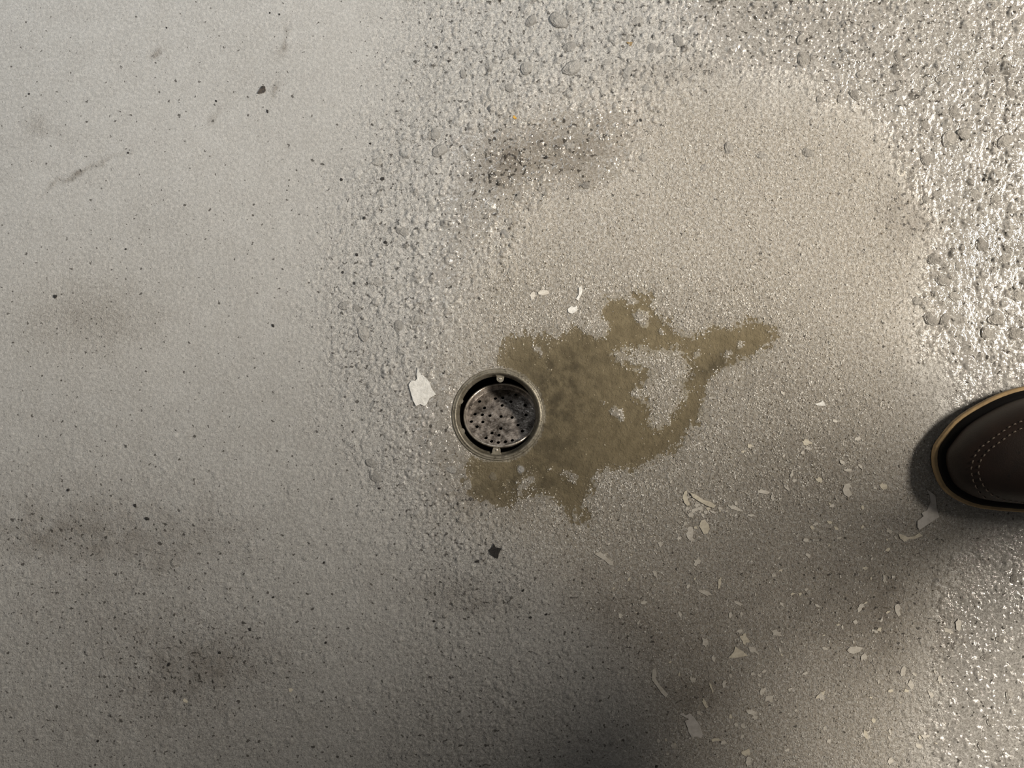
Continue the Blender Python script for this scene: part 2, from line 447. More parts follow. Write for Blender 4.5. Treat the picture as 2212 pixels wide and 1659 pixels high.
M['yellow'] = simple('yellow_chip', (0.62, 0.36, 0.04), 0.5, 0, 500, (0.50, 0.26, 0.03))
M['ochre'] = simple('ochre_chip', (0.26, 0.18, 0.07), 0.5, 0, 500, (0.20, 0.13, 0.05))

def ring_metal():
    t = NT('worn_drain_metal'); v = t.obj()
    c = t.mix(t.ramp(t.noise(90, 5, 0.65, v), 0.35, 0.65), (0.30, 0.275, 0.225), (0.175, 0.155, 0.115))
    c = t.mix(t.ramp(t.noise(420, 4, 0.6, v), 0.52, 0.70, 0, 0.8), c, (0.055, 0.045, 0.032))
    return t.set(Base_Color=c, Metallic=0.45, Roughness=0.42, Normal=t.bump(t.noise(600, 3, 0.6, v), 0.0004, 0.6))
M['ring'] = ring_metal()
M['throat'] = simple('grimy_pipe', (0.016, 0.013, 0.010), 0.55, 0.0, 150, (0.045, 0.036, 0.020), 0.45, 0.75, (300, 0.0008))
def strainer_metal(name, bright):
    t = NT(name); v = t.obj()
    c = t.mix(t.ramp(t.noise(140, 5, 0.7, v), 0.38, 0.62), (0.075, 0.062, 0.053), (0.42 * bright, 0.375 * bright, 0.34 * bright))
    c = t.mix(t.ramp(t.noise(55, 4, 0.6, v), 0.50, 0.68, 0, 0.85), c, (0.035, 0.028, 0.022))
    r = t.ramp(t.noise(220, 3, 0.6, v), 0.35, 0.65, 0.10, 0.5)
    return t.set(Base_Color=c, Metallic=0.35, Roughness=r, Normal=t.bump(t.noise(330, 4, 0.6, v), 0.0012, 0.8))
M['strainer'] = strainer_metal('stained_strainer_metal', 1.15)
M['strainer_rim'] = simple('strainer_rim_metal', (0.55, 0.50, 0.44), 0.28, 0.6, 250, (0.24, 0.21, 0.175), 0.45, 0.7, (500, 0.0003))

def water():
    t = NT('murky_water'); n = t.n
    t.n.remove(t.b)
    v = t.obj()
    tr = n.new('ShaderNodeBsdfTransparent'); tr.inputs[0].default_value = (0.88, 0.845, 0.76, 1)
    df = n.new('ShaderNodeBsdfDiffuse'); df.inputs[0].default_value = (0.21, 0.18, 0.125, 1)
    gl = n.new('ShaderNodeBsdfGlossy'); gl.inputs['Roughness'].default_value = 0.03
    bp = t.bump(t.noise(35, 2, 0.5, v), 0.0012, 0.35); t.link(bp, gl.inputs['Normal'])
    fr = n.new('ShaderNodeFresnel'); fr.inputs[0].default_value = 1.33
    m1 = n.new('ShaderNodeMixShader'); m1.inputs[0].default_value = 0.22
    t.link(tr.outputs[0], m1.inputs[1]); t.link(df.outputs[0], m1.inputs[2])
    m2 = n.new('ShaderNodeMixShader'); t.link(fr.outputs[0], m2.inputs[0])
    t.link(m1.outputs[0], m2.inputs[1]); t.link(gl.outputs[0], m2.inputs[2])
    t.link(m2.outputs[0], t.out.inputs[0])
    return t.m
M['water'] = water()

def sand_mat():
    t = NT('coarse_sand')
    return t.set(Base_Color=t.attrc('grain'), Roughness=0.5)
M['sand'] = sand_mat()

def pebble_mat():
    t = NT('aggregate_stone'); v = t.obj(); r = t.rand()
    c = t.mix(r, (0.37, 0.36, 0.345), (0.52, 0.505, 0.48))
    c = t.mix(t.ramp(t.noise(1.6, 3, 0.6, v), 0.4, 0.65, 0, 0.7), c, (0.25, 0.24, 0.225))
    return t.set(Base_Color=c, Roughness=0.5, Normal=t.bump(t.noise(2.2, 4, 0.65, v), 0.4, 0.5))
M['pebble'] = pebble_mat()
def pebble_wet():
    t = NT('wet_aggregate_stone'); v = t.obj(); r = t.rand()
    c = t.mix(r, (0.27, 0.255, 0.235), (0.44, 0.42, 0.39))
    c = t.mix(t.ramp(t.noise(1.6, 3, 0.6, v), 0.4, 0.65, 0, 0.6), c, (0.13, 0.12, 0.105))
    return t.set(Base_Color=c, Roughness=0.10, Normal=t.bump(t.noise(1.8, 3, 0.6, v), 0.35, 0.4))
M['pebble_wet'] = pebble_wet()

def leather():
    t = NT('brown_leather'); v = t.obj()
    c = t.mix(t.ramp(t.noise(28, 4, 0.6, v), 0.35, 0.7), (0.014, 0.0085, 0.0065), (0.030, 0.0165, 0.0115))
    c = t.mix(t.ramp(t.noise(120, 3, 0.6, v), 0.62, 0.72, 0, 0.8), c, (0.008, 0.006, 0.005))
    return t.set(Base_Color=c, Roughness=0.5, Normal=t.bump(t.noise(900, 3, 0.6, v), 0.0003, 0.5), Specular_IOR_Level=0.35)
M['leather'] = leather()
M['welt'] = simple('tan_welt', (0.40, 0.275, 0.135), 0.6, 0, 120, (0.29, 0.20, 0.10), 0.4, 0.65, (600, 0.0004))
M['rand'] = simple('black_band', (0.004, 0.0035, 0.0035), 0.8, bump=(700, 0.0002), spec=0.15)
M['outsole'] = simple('dark_rubber', (0.012, 0.011, 0.010), 0.6, bump=(500, 0.0003))
M['thread'] = simple('waxed_thread', (0.115, 0.090, 0.070), 0.6, bump=(3000, 0.0002))
M['cloth'] = simple('dark_trouser_cloth', (0.020, 0.021, 0.026), 0.85, 0, 60, (0.028, 0.029, 0.034), bump=(1500, 0.0004))

# ------------------------------------------------------------------ the floor
ny, nx = GX.shape
idx = np.arange(nx * ny, dtype=np.int32).reshape(ny, nx)
quads = np.stack([idx[:-1, :-1], idx[:-1, 1:], idx[1:, 1:], idx[1:, :-1]], axis=-1).reshape(-1, 4)
cxq = 0.25 * (GX[:-1, :-1] + GX[:-1, 1:] + GX[1:, 1:] + GX[1:, :-1]).ravel()
cyq = 0.25 * (GY[:-1, :-1] + GY[:-1, 1:] + GY[1:, 1:] + GY[1:, :-1]).ravel()
keep = np.hypot(cxq - DRX, cyq - DRY) > 0.0340
fm = mesh_np('floor', np.stack([GX, GY, HZ], axis=-1).reshape(-1, 3), quads[keep], True)
for k in ('wet', 'tan', 'stain', 'mud', 'deep', 'tone', 'peb', 'damp'):
    fattr(fm, k, MAPS[k])
floor = link('floor', fm, M['concrete'])
tag(floor, 'worn grey concrete floor, pitted and wet towards the right', None, None, 'structure')

# stones of the concrete standing proud of the worn surface
def pebble_mesh(seed):
    r = random.Random(seed)
    bm = bmesh.new()
    bmesh.ops.create_icosphere(bm, subdivisions=3, radius=1.0)
    ph = [r.uniform(0, 6.28) for _ in range(6)]
    for v in bm.verts:
        a = math.atan2(v.co.y, v.co.x)
        k = 1 + 0.10 * math.sin(2 * a + ph[0]) + 0.07 * math.sin(3 * a + ph[1]) + 0.04 * math.sin(5 * a + ph[2])
        v.co.x *= k; v.co.y *= k
        v.co.z = math.copysign(abs(v.co.z) ** 0.8, v.co.z)
    bmesh.ops.delete(bm, geom=[v for v in bm.verts if v.co.z < -0.45], context='VERTS')
    me = bpy.data.meshes.new('pebble'); bm.to_mesh(me); bm.free()
    for p in me.polygons: p.use_smooth = True
    return me
peb_dry = [pebble_mesh(s) for s in range(6)]
peb_wet = [m.copy() for m in peb_dry]
for m_ in peb_dry: m_.materials.append(M['pebble'])
for m_ in peb_wet: m_.materials.append(M['pebble_wet'])
def pebble(x, y, d, flat=0.42, wet=False, asp=0.8, ang=None, sink=0.22):
    X, Y = px(x, y)
    o = bpy.data.objects.new('pebble', rng.choice(peb_wet if wet else peb_dry))
    r = d * S / 2
    o.scale = (r, r * asp, r * flat)
    o.rotation_euler = (rng.uniform(-.08, .08), rng.uniform(-.08, .08), rng.uniform(0, 6.28) if ang is None else math.radians(ang))
    o.location = (X, Y, float(floor_z(X, Y)) - sink * r * flat)
    o.parent = floor
    COL.objects.link(o)
# the stones one can single out in the photograph
for x, y, d in [(1230, 103, 32), (1206, 45, 40), (1228, 18, 26), (1137, 148, 30), (1235, 147, 40), (1108, 110, 22), (1147, 46, 26), (1105, 205, 28),
                (1378, 45, 26), (1408, 105, 26), (1425, 108, 20), (1355, 158, 28), (1310, 135, 20), (1195, 195, 20), (1100, 190, 22), (950, 325, 34),
                (1465, 88, 28), (940, 290, 26), (1395, 190, 20), (1270, 95, 20), (1000, 160, 18), (870, 500, 26), (975, 540, 22), (815, 610, 24),
                (745, 660, 26), (785, 720, 34), (770, 665, 20), (860, 705, 26), (900, 690, 18), (800, 1000, 22), (810, 1030, 30), (975, 1015, 22),
                (1065, 1030, 20), (1125, 1015, 24), (860, 620, 20), (930, 450, 18), (1000, 420, 18), (1090, 505, 20), (815, 350, 22)]:
    pebble(x, y, d, 0.40, wet=False)
for x, y, d in [(1730, 85, 24), (1735, 128, 34), (1722, 38, 24), (1780, 50, 22), (1860, 160, 22), (1868, 190, 24), (1845, 205, 26), (1850, 210, 18),
                (1765, 170, 16), (1815, 215, 18), (1770, 215, 18), (1745, 330, 26), (1575, 320, 28), (1645, 335, 22), (1520, 362, 18), (2000, 345, 30),
                (2050, 300, 40), (2080, 290, 30), (2170, 305, 36), (1995, 270, 26), (1940, 125, 24), (2035, 170, 30), (2060, 240, 30), (2015, 560, 30),
                (2070, 575, 20), (2060, 640, 26), (2035, 605, 34), (2120, 530, 34), (2150, 690, 34), (2010, 690, 34), (2040, 690, 26), (2170, 560, 28),
                (2200, 640, 30), (2130, 720, 30), (2190, 720, 34), (1980, 650, 22), (2130, 1420, 22), (2160, 1380, 20), (2180, 1500, 24), (2100, 1500, 20),
                (2140, 1560, 24), (2190, 1250, 22), (2120, 1610, 22), (1230, 315, 22), (1120, 425, 20), (1265, 285, 16), (1390, 340, 24), (1265, 400, 20),
                (1100, 480, 22), (2000, 430, 20), (2020, 420, 16), (2105, 420, 30), (2150, 430, 26), (2140, 150, 30), (2080, 120, 24), (2180, 200, 24)]:
    pebble(x, y, d, 0.36, wet=True)

# ------------------------------------------------------------------ the puddle
WATER_Z = -0.00062
def build_puddle():
    xs = np.arange(px(985, 0)[0], px(1720, 0)[0], 0.0016); ys = np.arange(px(0, 1175)[1], px(0, 595)[1], 0.0016)
    X, Y = np.meshgrid(xs, ys)
    zf = floor_z(X, Y)
    pud = look(m_pud, X / S + W / 2, H / 2 - Y / S)
    ok = (zf < WATER_Z + 0.0002) & (pud > 0.12)
    r = np.hypot(X - DRX, Y - DRY)
    ok &= r > RING_R + 0.0012
    grow = ok.copy()
    grow[1:] |= ok[:-1]; grow[:-1] |= ok[1:]; grow[:, 1:] |= ok[:, :-1]; grow[:, :-1] |= ok[:, 1:]
    grow &= r > RING_R + 0.0006
    # near the drain the film thins and runs down with the floor
    z = np.minimum(WATER_Z, np.full_like(X, WATER_Z))
    drop = np.clip(1 - (r - RING_R) / 0.02, 0, 1)
    z = WATER_Z - 0.0005 * drop
    id2 = np.full(X.shape, -1, dtype=np.int32)
    q = grow[:-1, :-1] & grow[:-1, 1:] & grow[1:, 1:] & grow[1:, :-1]
    used = np.zeros_like(grow); used[:-1, :-1] |= q; used[:-1, 1:] |= q; used[1:, 1:] |= q; used[1:, :-1] |= q
    id2[used] = np.arange(used.sum())
    f = np.stack([id2[:-1, :-1][q], id2[:-1, 1:][q], id2[1:, 1:][q], id2[1:, :-1][q]], axis=-1)
    me = mesh_np('puddle', np.stack([X[used], Y[used], z[used]], axis=-1), f, True)
    o = link('puddle', me, M['water'])
    tag(o, 'shallow murky brown puddle spreading right from the floor drain', 'puddle')
build_puddle()

# ------------------------------------------------------------------ sand around the puddle
def build_sand():
    R = np.random.RandomState(5)
    n = 300000
    PX = R.uniform(900, 2150, n); PY = R.uniform(250, 1659, n)
    jx = 20 * fbm(PX / 60, PY / 60, 2, 71); jy = 20 * fbm(PX / 60, PY / 60, 2, 77)
    dens = look(m_sand, PX + jx, PY + jy) * np.clip(0.55 + 1.5 * fbm(PX / 30, PY / 30, 3, 81), 0.03, 1)
    pud = look(m_pud, PX, PY)
    dens = np.clip(dens + look(m_shore, PX + 0.5 * jx, PY + 0.5 * jy) * np.clip(0.35 + 1.6 * fbm(PX / 26, PY / 26, 2, 91), 0, 1), 0, 1.6)
    dens = dens * np.clip(1.05 - 1.15 * pud, 0.022, 1)
    k = R.rand(n) < dens * 0.70
    X = (PX[k] - W / 2) * S; Y = (H / 2 - PY[k]) * S
    r = np.hypot(X - DRX, Y - DRY); k2 = r > RING_R + 0.001
    X, Y = X[k2], Y[k2]; n = len(X)
    Z = floor_z(X, Y)
    s = 0.00032 + 0.00055 * R.rand(n) ** 2.4
    base = np.array([(1, 0, 0), (0, 1, 0), (-1, 0, 0), (0, -1, 0), (0, 0, 0.9), (0, 0, -0.9)], dtype=np.float64)
    tri = np.array([(0, 1, 4), (1, 2, 4), (2, 3, 4), (3, 0, 4), (1, 0, 5), (2, 1, 5), (3, 2, 5), (0, 3, 5)])
    v = base[None] * (0.7 + 0.6 * R.rand(n, 6, 1)) * s[:, None, None]
    a = R.rand(n) * 6.283; b = R.rand(n) * 1.2
    cb, sb = np.cos(b)[:, None], np.sin(b)[:, None]
    y2 = v[:, :, 1] * cb - v[:, :, 2] * sb; z2 = v[:, :, 1] * sb + v[:, :, 2] * cb
    ca, sa = np.cos(a)[:, None], np.sin(a)[:, None]
    x3 = v[:, :, 0] * ca - y2 * sa; y3 = v[:, :, 0] * sa + y2 * ca
    P = np.stack([x3 + X[:, None], y3 + Y[:, None], z2 + (Z + 0.25 * s)[:, None]], axis=-1).reshape(-1, 3)
    F = (tri[None] + (np.arange(n) * 6)[:, None, None]).reshape(-1, 3)
    me = mesh_np('sand', P, F, False)
    t = R.rand(n, 1)
    col = np.where(t < 0.45, np.array([[0.52, 0.485, 0.435]]), np.where(t < 0.80, np.array([[0.74, 0.715, 0.67]]), np.where(t < 0.88, np.array([[0.20, 0.17, 0.13]]), np.array([[0.84, 0.82, 0.78]]))))
    col = col * (0.8 + 0.4 * R.rand(n, 1))
    rgba = np.concatenate([np.repeat(col, 6, axis=0), np.ones((n * 6, 1))], axis=1)
    fattr(me, 'grain', rgba, 'FLOAT_COLOR')
    o = link('sand', me, M['sand'])
    tag(o, 'pale coarse sand lying thickly around the puddle', 'sand', None, 'stuff')
    return n
build_sand()

# ------------------------------------------------------------------ the drain
drain = empty('floor_drain', (DRX, DRY, FLOOR_AT_DRAIN))
tag(drain, 'round metal floor drain sunk in the concrete beside the puddle', 'drain')
rim = link('rim', lathe('rim', [(0.0300, -0.0090), (0.0312, -0.0085), (0.0316, -0.0040), (0.0320, 0.0002), (0.0326, 0.0010), (0.0334, 0.0013), (0.0342, 0.0009),
                                (0.0346, 0.0005), (0.0351, 0.0008), (0.0358, 0.0006), (0.0363, -0.0004), (0.0363, -0.0040), (0.0318, -0.0110)], 96, True), M['ring'], drain)
link('pipe_wall', lathe('pipe_wall', [(0.0317, -0.009), (0.0312, -0.014), (0.0310, -0.050), (0.0300, -0.075), (0.0150, -0.088), (0.0001, -0.090)], 64), M['throat'], drain)
def lug(ang, w, l, z, thick, hole=True):
    """rounded ear reaching inwards from the rim"""
    out = []
    r0 = 0.0316
    out.append((r0, -w * 1.25)); out.append((r0 - 0.0012, -w * 0.85)); out.append((r0 - l * 0.5, -w * 0.8))
    for i in range(9):
        a = -math.pi / 2 + math.pi * i / 8
        out.append((r0 - l + w * 0.8 - w * 0.8 * math.cos(a) - 0.0, w * 0.8 * math.sin(a)))
    out.append((r0 - l * 0.5, w * 0.8)); out.append((r0 - 0.0012, w * 0.85)); out.append((r0, w * 1.25))
    n = len(out)
    vs = [(x, y, z) for x, y in out] + [(x, y, z - thick) for x, y in out]
    fs = [tuple(range(n))[::-1], tuple(range(n, 2 * n))] + [(i, (i + 1) % n, n + (i + 1) % n, n + i) for i in range(n)]
    o = link('lug', py_mesh('lug', vs, fs), M['ring'], drain)
    o.rotation_euler = (0, 0, math.radians(ang))
    if hole:
        s = link('screw', lathe('screw', [(0.0001, 0.0006), (0.0008, 0.0006), (0.0011, 0.0003), (0.0012, 0.0)], 16), M['strainer_rim'], o)
        s.location = (r0 - l * 0.55, 0, z)
lug(86, 0.0036, 0.0062, -0.0045, 0.003)
lug(268, 0.0040, 0.0066, -0.0060, 0.003)
lug(160, 0.0030, 0.0026, -0.0040, 0.003, False)
lug(205, 0.0034, 0.0028, -0.0050, 0.003, False)

# loose perforated strainer cup that has tipped over inside the drain
TILT = math.radians(33)
SR = 0.0292
SX, SY = px(1080.5, 897)
strainer = empty('drain_strainer', (SX + 0.0004, SY, -0.0225))
strainer.rotation_euler = (-TILT, math.radians(-4), 0)
tag(strainer, 'tipped perforated metal strainer cup lying inside the round drain', 'strainer')
link('rim', lathe('strainer_rim', [(SR - 0.0012, -0.0004), (SR - 0.0006, 0.0007), (SR + 0.0003, 0.0010), (SR + 0.0010, 0.0003), (SR + 0.0009, -0.0010), (SR - 0.0002, -0.0015)], 96, True), M['strainer_rim'], strainer)
PD = 0.0052
PR = 0.0262
link('cup_wall', lathe('cup_wall', [(SR - 0.0002, -0.0004), (SR - 0.0010, -0.0022), (PR + 0.0014, -0.0044), (PR + 0.0004, -PD + 0.0002), (PR - 0.0004, -PD - 0.0006),
                                    (PR + 0.0010, -PD - 0.0008), (PR + 0.0022, -0.0048), (SR - 0.0004, -0.0022), (SR + 0.0004, -0.0006)], 96), M['strainer'], strainer)
def plate():
    cu = bpy.data.curves.new('plate_outline', 'CURVE'); cu.dimensions = '2D'; cu.fill_mode = 'BOTH'
    cu.extrude = 0.0004
    def circ(x, y, r, n):
        sp = cu.splines.new('POLY'); sp.points.add(n - 1); sp.use_cyclic_u = True
        for i in range(n):
            a = 2 * math.pi * i / n
            sp.points[i].co = (x + r * math.cos(a), y + r * math.sin(a), 0, 1)
    circ(0, 0, PR + 0.0006, 64)
    # holes read off the plate, turned back into the plate's own plane
    bpy.context.view_layer.update()
    mw = strainer.matrix_world.inverted()
    holes = [(1050, 645), (1118, 622), (1192, 615), (1265, 632), (1330, 668), (1107, 710), (1187, 702), (935, 742), (1180, 785), (988, 812), (1430, 785),
             (885, 880), (965, 887), (1047, 895), (1168, 905), (1288, 915), (970, 965), (907, 1015), (1352, 998), (1165, 1035), (1070, 1085), (1145, 1108),
             (1005, 1138), (1065, 1175), (1138, 1188), (1215, 1180), (1290, 1165), (1400, 1065), (1275, 745), (1440, 890), (845, 960)]
    done = []
    for hx, hy in holes:
        gx, gy = px(850 + hx / 5.027, 720 + hy / 5.027)
        o = mw @ Vector((0, 0, CAM_H)); p = mw @ Vector((gx, gy, 0)); d = p - o
        q = o + d * ((-PD - o.z) / d.z)
        if math.hypot(q.x, q.y) > PR - 0.0014:
            continue
        if all(math.hypot(q.x - a, q.y - b) > 0.0029 for a, b in done):
            done.append((q.x, q.y)); circ(q.x, q.y, 0.0014, 14)
    ob = bpy.data.objects.new('tmp', cu); COL.objects.link(ob)
    dg = bpy.context.evaluated_depsgraph_get()
    me = bpy.data.meshes.new_from_object(ob.evaluated_get(dg))
    bpy.data.objects.remove(ob)
    o = link('perforated_plate', me, M['strainer'], strainer)
    o.location = (0, 0, -PD)
plate()

# ------------------------------------------------------------------ labels that say which one, by the nearest landmark
ORD = ['closest', 'second closest', 'third closest', 'fourth closest', 'fifth closest', 'sixth closest', 'seventh closest', 'eighth closest', 'ninth closest', 'tenth closest'] + ['%dth closest' % i for i in range(11, 80)]
def single_out(items, marks):
    """items: (object, x, y, words); each gets its own label: look, side of a landmark, rank by distance"""
    bins = {}
    for o_, x, y, words_ in items:
        name_, mx, my = min(marks, key=lambda m_: (m_[1] - x) ** 2 + (m_[2] - y) ** 2)
        dx, dy = x - mx, y - my
        side = ('right of' if dx > 0 else 'left of') if abs(dx) > abs(dy) else ('below' if dy > 0 else 'above')
        bins.setdefault((name_, side), []).append((math.hypot(dx, dy), o_, words_))
    for (name_, side), lst in bins.items():
        lst.sort(key=lambda q: q[0])
        for i, (_, o_, words_) in enumerate(lst):
            o_['label'] = '%s %s %s, %s one there' % (words_, side, name_, ORD[i])
CHIPS, CRUMBS = [], []
CHIP_MARKS = [('the shoe toe', 2018, 985), ('the triangular flake', 2003, 1105), ('the curved cream sliver', 1965, 1160), ('the hooked flake', 1495, 1566), ('the oval flake', 1845, 1403),
              ('the wedge flake', 1594, 1411), ('the leaf-shaped flake', 1521, 1139), ('the bottle-shaped flake', 1830, 1060), ('the branching flake', 1306, 1207),
              ('the bright slanted chip', 1771, 873), ('the ragged strip', 1425, 1475), ('the kidney-shaped flake', 1938, 1318), ('the long cream sliver', 1518, 1080),
              ('the floor drain', 1075, 896), ('the white curl', 1252, 632)]
CRUMB_MARKS = [('the yellow chip', 1112, 254), ('the brown leaf scrap', 565, 195), ('the star-shaped clump', 1070, 1190), ('the white paint ring', 1946, 372), ('the floor drain', 1075, 896),
               ('the bright white flake', 910, 840), ('the shoe toe', 2018, 985), ('the beige chip', 400, 1513), ('the hooked flake', 1495, 1566)]
# ------------------------------------------------------------------ paint flakes
def flake_mesh(name, pts, thick, curl, seed, inner=True):
    """thin curled chip with its own thickness from an outline (metres, about its centre)"""
    r = random.Random(seed)
    a = r.uniform(0, math.pi); ca, sa = math.cos(a), math.sin(a)
    def z(x, y):
        u = x * ca + y * sa
        return curl * u * u
    n = len(pts)
    top = [(x, y, z(x, y) + thick) for x, y in pts]
    bot = [(x * 0.97, y * 0.97, z(x, y)) for x, y in pts]
    tris = tessellate_polygon([[Vector((x, y, 0)) for x, y in pts]])
    fs = []
    for t in tris:
        ax, ay = pts[t[0]]; bx, by = pts[t[1]]; cx, cy = pts[t[2]]
        if (bx - ax) * (cy - ay) - (by - ay) * (cx - ax) < 0: t = (t[0], t[2], t[1])
        fs.append(tuple(t)); fs.append((t[2] + n, t[1] + n, t[0] + n))
    area2 = sum(pts[i][0] * pts[(i + 1) % n][1] - pts[(i + 1) % n][0] * pts[i][1] for i in range(n))
    for i in range(n):
        j = (i + 1) % n
        fs.append((i, i + n, j + n, j) if area2 > 0 else (j, j + n, i + n, i))
    return py_mesh(name, top + bot, fs)

def place_flake(name, poly, mat, label, cat, group=None, thick=0.0005, curl=6.0, lift=0.0):
    P = [px(*p) for p in poly]
    cx = sum(p[0] for p in P) / len(P); cy = sum(p[1] for p in P) / len(P)
    me = flake_mesh(name, [(x - cx, y - cy) for x, y in P], thick, curl, int(cx * 1e5) + 7)
    o = link(name, me, mat)
    zs = floor_z(np.array([p[0] for p in P] + [cx]), np.array([p[1] for p in P] + [cy]))
    o.location = (cx, cy, float(np.percentile(zs, 75)) + 0.00005 + lift)
    tag(o, label, cat, group)
    return o

def jag(cx, cy, l, w, ang, seed, n=13, rough=0.42):
    r = random.Random(seed); a = math.radians(ang)
    out = []
    for i in range(n):
        t = 2 * math.pi * (i + r.uniform(-.25, .25)) / n
        k = 1 + r.uniform(-rough, rough)
        u, v = l / 2 * math.cos(t) * k, w / 2 * math.sin(t) * k
        out.append((cx + u * math.cos(a) - v * math.sin(a), cy + u * math.sin(a) + v * math.cos(a)))
    return out

place_flake('paint_flake', [(883, 831), (889, 822), (897, 823), (901, 818), (900, 809), (903, 793), (906, 804), (909, 806), (921, 817), (929, 827), (932, 838),
                            (942, 852), (928, 860), (922, 873), (917, 877), (908, 873), (899, 877), (893, 866), (888, 849)], M['flake_white'],
            'bright white wrinkled paint flake lying just left of the drain', 'paint flake', thick=0.0008, curl=4)
place_flake('paint_flake', [(2001, 1057), (2007, 1061), (2019, 1070), (2021, 1081), (2022, 1095), (2028, 1116), (2005, 1131), (1985, 1144), (1981, 1138), (1981, 1125),
                            (1994, 1115), (1990, 1108), (2002, 1102), (2010, 1084), (2008, 1069)], M['flake_pale'],
            'large pale triangular paint flake in front of the shoe toe', 'paint flake', thick=0.0008, curl=3)
place_flake('paint_flake', [(1940, 1153), (1950, 1155), (1960, 1160), (1974, 1158), (1985, 1151), (1992, 1157), (1974, 1164), (1962, 1165), (1953, 1170), (1944, 1163)], M['flake_cream'],
            'curved cream paint sliver below the large triangular flake', 'paint flake', thick=0.0009, curl=5)
place_flake('paint_flake', [(1824, 1046), (1834, 1044), (1839, 1051), (1833, 1054), (1840, 1068), (1832, 1074), (1822, 1067), (1820, 1057)], M['flake'],
            'off-white bottle-shaped paint flake left of the shoe', 'paint flake', curl=8)
place_flake('paint_flake', [(1467, 1542), (1474, 1539), (1481, 1545), (1490, 1540), (1500, 1550), (1511, 1566), (1518, 1586), (1514, 1594), (1504, 1590), (1494, 1592),
                            (1487, 1580), (1485, 1571), (1479, 1557), (1488, 1553)], M['flake_pale'],
            'large pale hooked paint flake near the bottom edge of the picture', 'paint flake', thick=0.0007, curl=3)
place_flake('paint_flake', [(1474, 1074), (1478, 1062), (1484, 1058), (1483, 1070), (1487, 1082), (1490, 1090), (1484, 1092), (1478, 1086)], M['flake_cream'],
            'upright cream paint sliver at the top of the crumbled paint cluster', 'paint flake', thick=0.0009)
place_flake('paint_flake', [(1490, 1064), (1502, 1068), (1520, 1080), (1535, 1084), (1546, 1092), (1540, 1097), (1526, 1092), (1512, 1084), (1496, 1074)], M['flake_cream'],
            'long slanting cream paint sliver in the crumbled paint cluster', 'paint flake', thick=0.0009)
place_flake('paint_flake', [(1514, 1124), (1522, 1122), (1530, 1132), (1533, 1142), (1528, 1152), (1520, 1154), (1515, 1144), (1510, 1136)], M['flake_cream'],
            'leaf-shaped cream paint flake below the crumbled paint cluster', 'paint flake')
place_flake('paint_flake', [(1829, 1404), (1836, 1397), (1850, 1396), (1864, 1399), (1856, 1408), (1844, 1412), (1834, 1410)], M['flake'],
            'flat oval off-white paint flake in the shadow low on the right', 'paint flake')
place_flake('paint_flake', [(1573, 1420), (1585, 1408), (1588, 1396), (1596, 1402), (1606, 1408), (1616, 1416), (1600, 1419), (1586, 1421)], M['flake_cream'],
            'wedge-shaped cream paint flake beside two smaller chips', 'paint flake')
place_flake('paint_flake', [(1284, 1196), (1296, 1192), (1303, 1197), (1311, 1194), (1309, 1203), (1322, 1212), (1326, 1222), (1316, 1220), (1306, 1210), (1292, 1202)], M['flake'],
            'branching off-white paint flake below the puddle', 'paint flake')
place_flake('paint_flake', [(1162, 631), (1172, 626), (1184, 628), (1187, 634), (1174, 638), (1163, 636)], M['flake'],
            'small white paint flake above the puddle, left of a curl', 'paint flake')
place_flake('paint_flake', [(1250, 622), (1256, 618), (1258, 630), (1254, 640), (1249, 650), (1245, 646), (1250, 636)], M['flake_white'],
            'upright white paint curl at the top of the puddle shore', 'paint flake', thick=0.001)
place_flake('paint_flake', [(1226, 668), (1234, 661), (1240, 664), (1247, 660), (1246, 672), (1236, 678), (1228, 675)], M['flake_white'],
            'chunky white paint flake on the sand above the puddle', 'paint flake', thick=0.001)
place_flake('paint_flake', [(1409, 1446), (1415, 1442), (1418, 1456), (1416, 1466), (1424, 1478), (1434, 1490), (1443, 1500), (1438, 1506), (1428, 1496), (1420, 1484), (1408, 1468)], M['flake'],
            'long ragged paint strip left of the hooked flake', 'paint flake')
place_flake('paint_flake', [(1758, 872), (1766, 871), (1772, 869), (1777, 865), (1784, 876), (1776, 877), (1766, 876)], M['flake_white'],
            'bright slanted paint chip between the puddle and the shoe', 'paint flake')
place_flake('paint_flake', [(1934, 1306), (1940, 1304), (1945, 1312), (1942, 1318), (1945, 1328), (1940, 1332), (1934, 1322), (1932, 1312)], M['flake'],
            'off-white kidney-shaped paint flake standing upright in the right shadow', 'paint flake')
# white ring mark of dried drip: a little torus of paint
o = link('paint_ring', lathe('paint_ring', [(0.0020, 0.0), (0.0021, 0.0005), (0.0028, 0.0007), (0.0034, 0.0004), (0.0036, -0.0002)], 28), M['flake'])
X_, Y_ = px(1946, 372); o.location = (X_, Y_, float(floor_z(X_, Y_)))
tag(o, 'small dried white paint ring on the wet floor, upper right', 'paint ring')

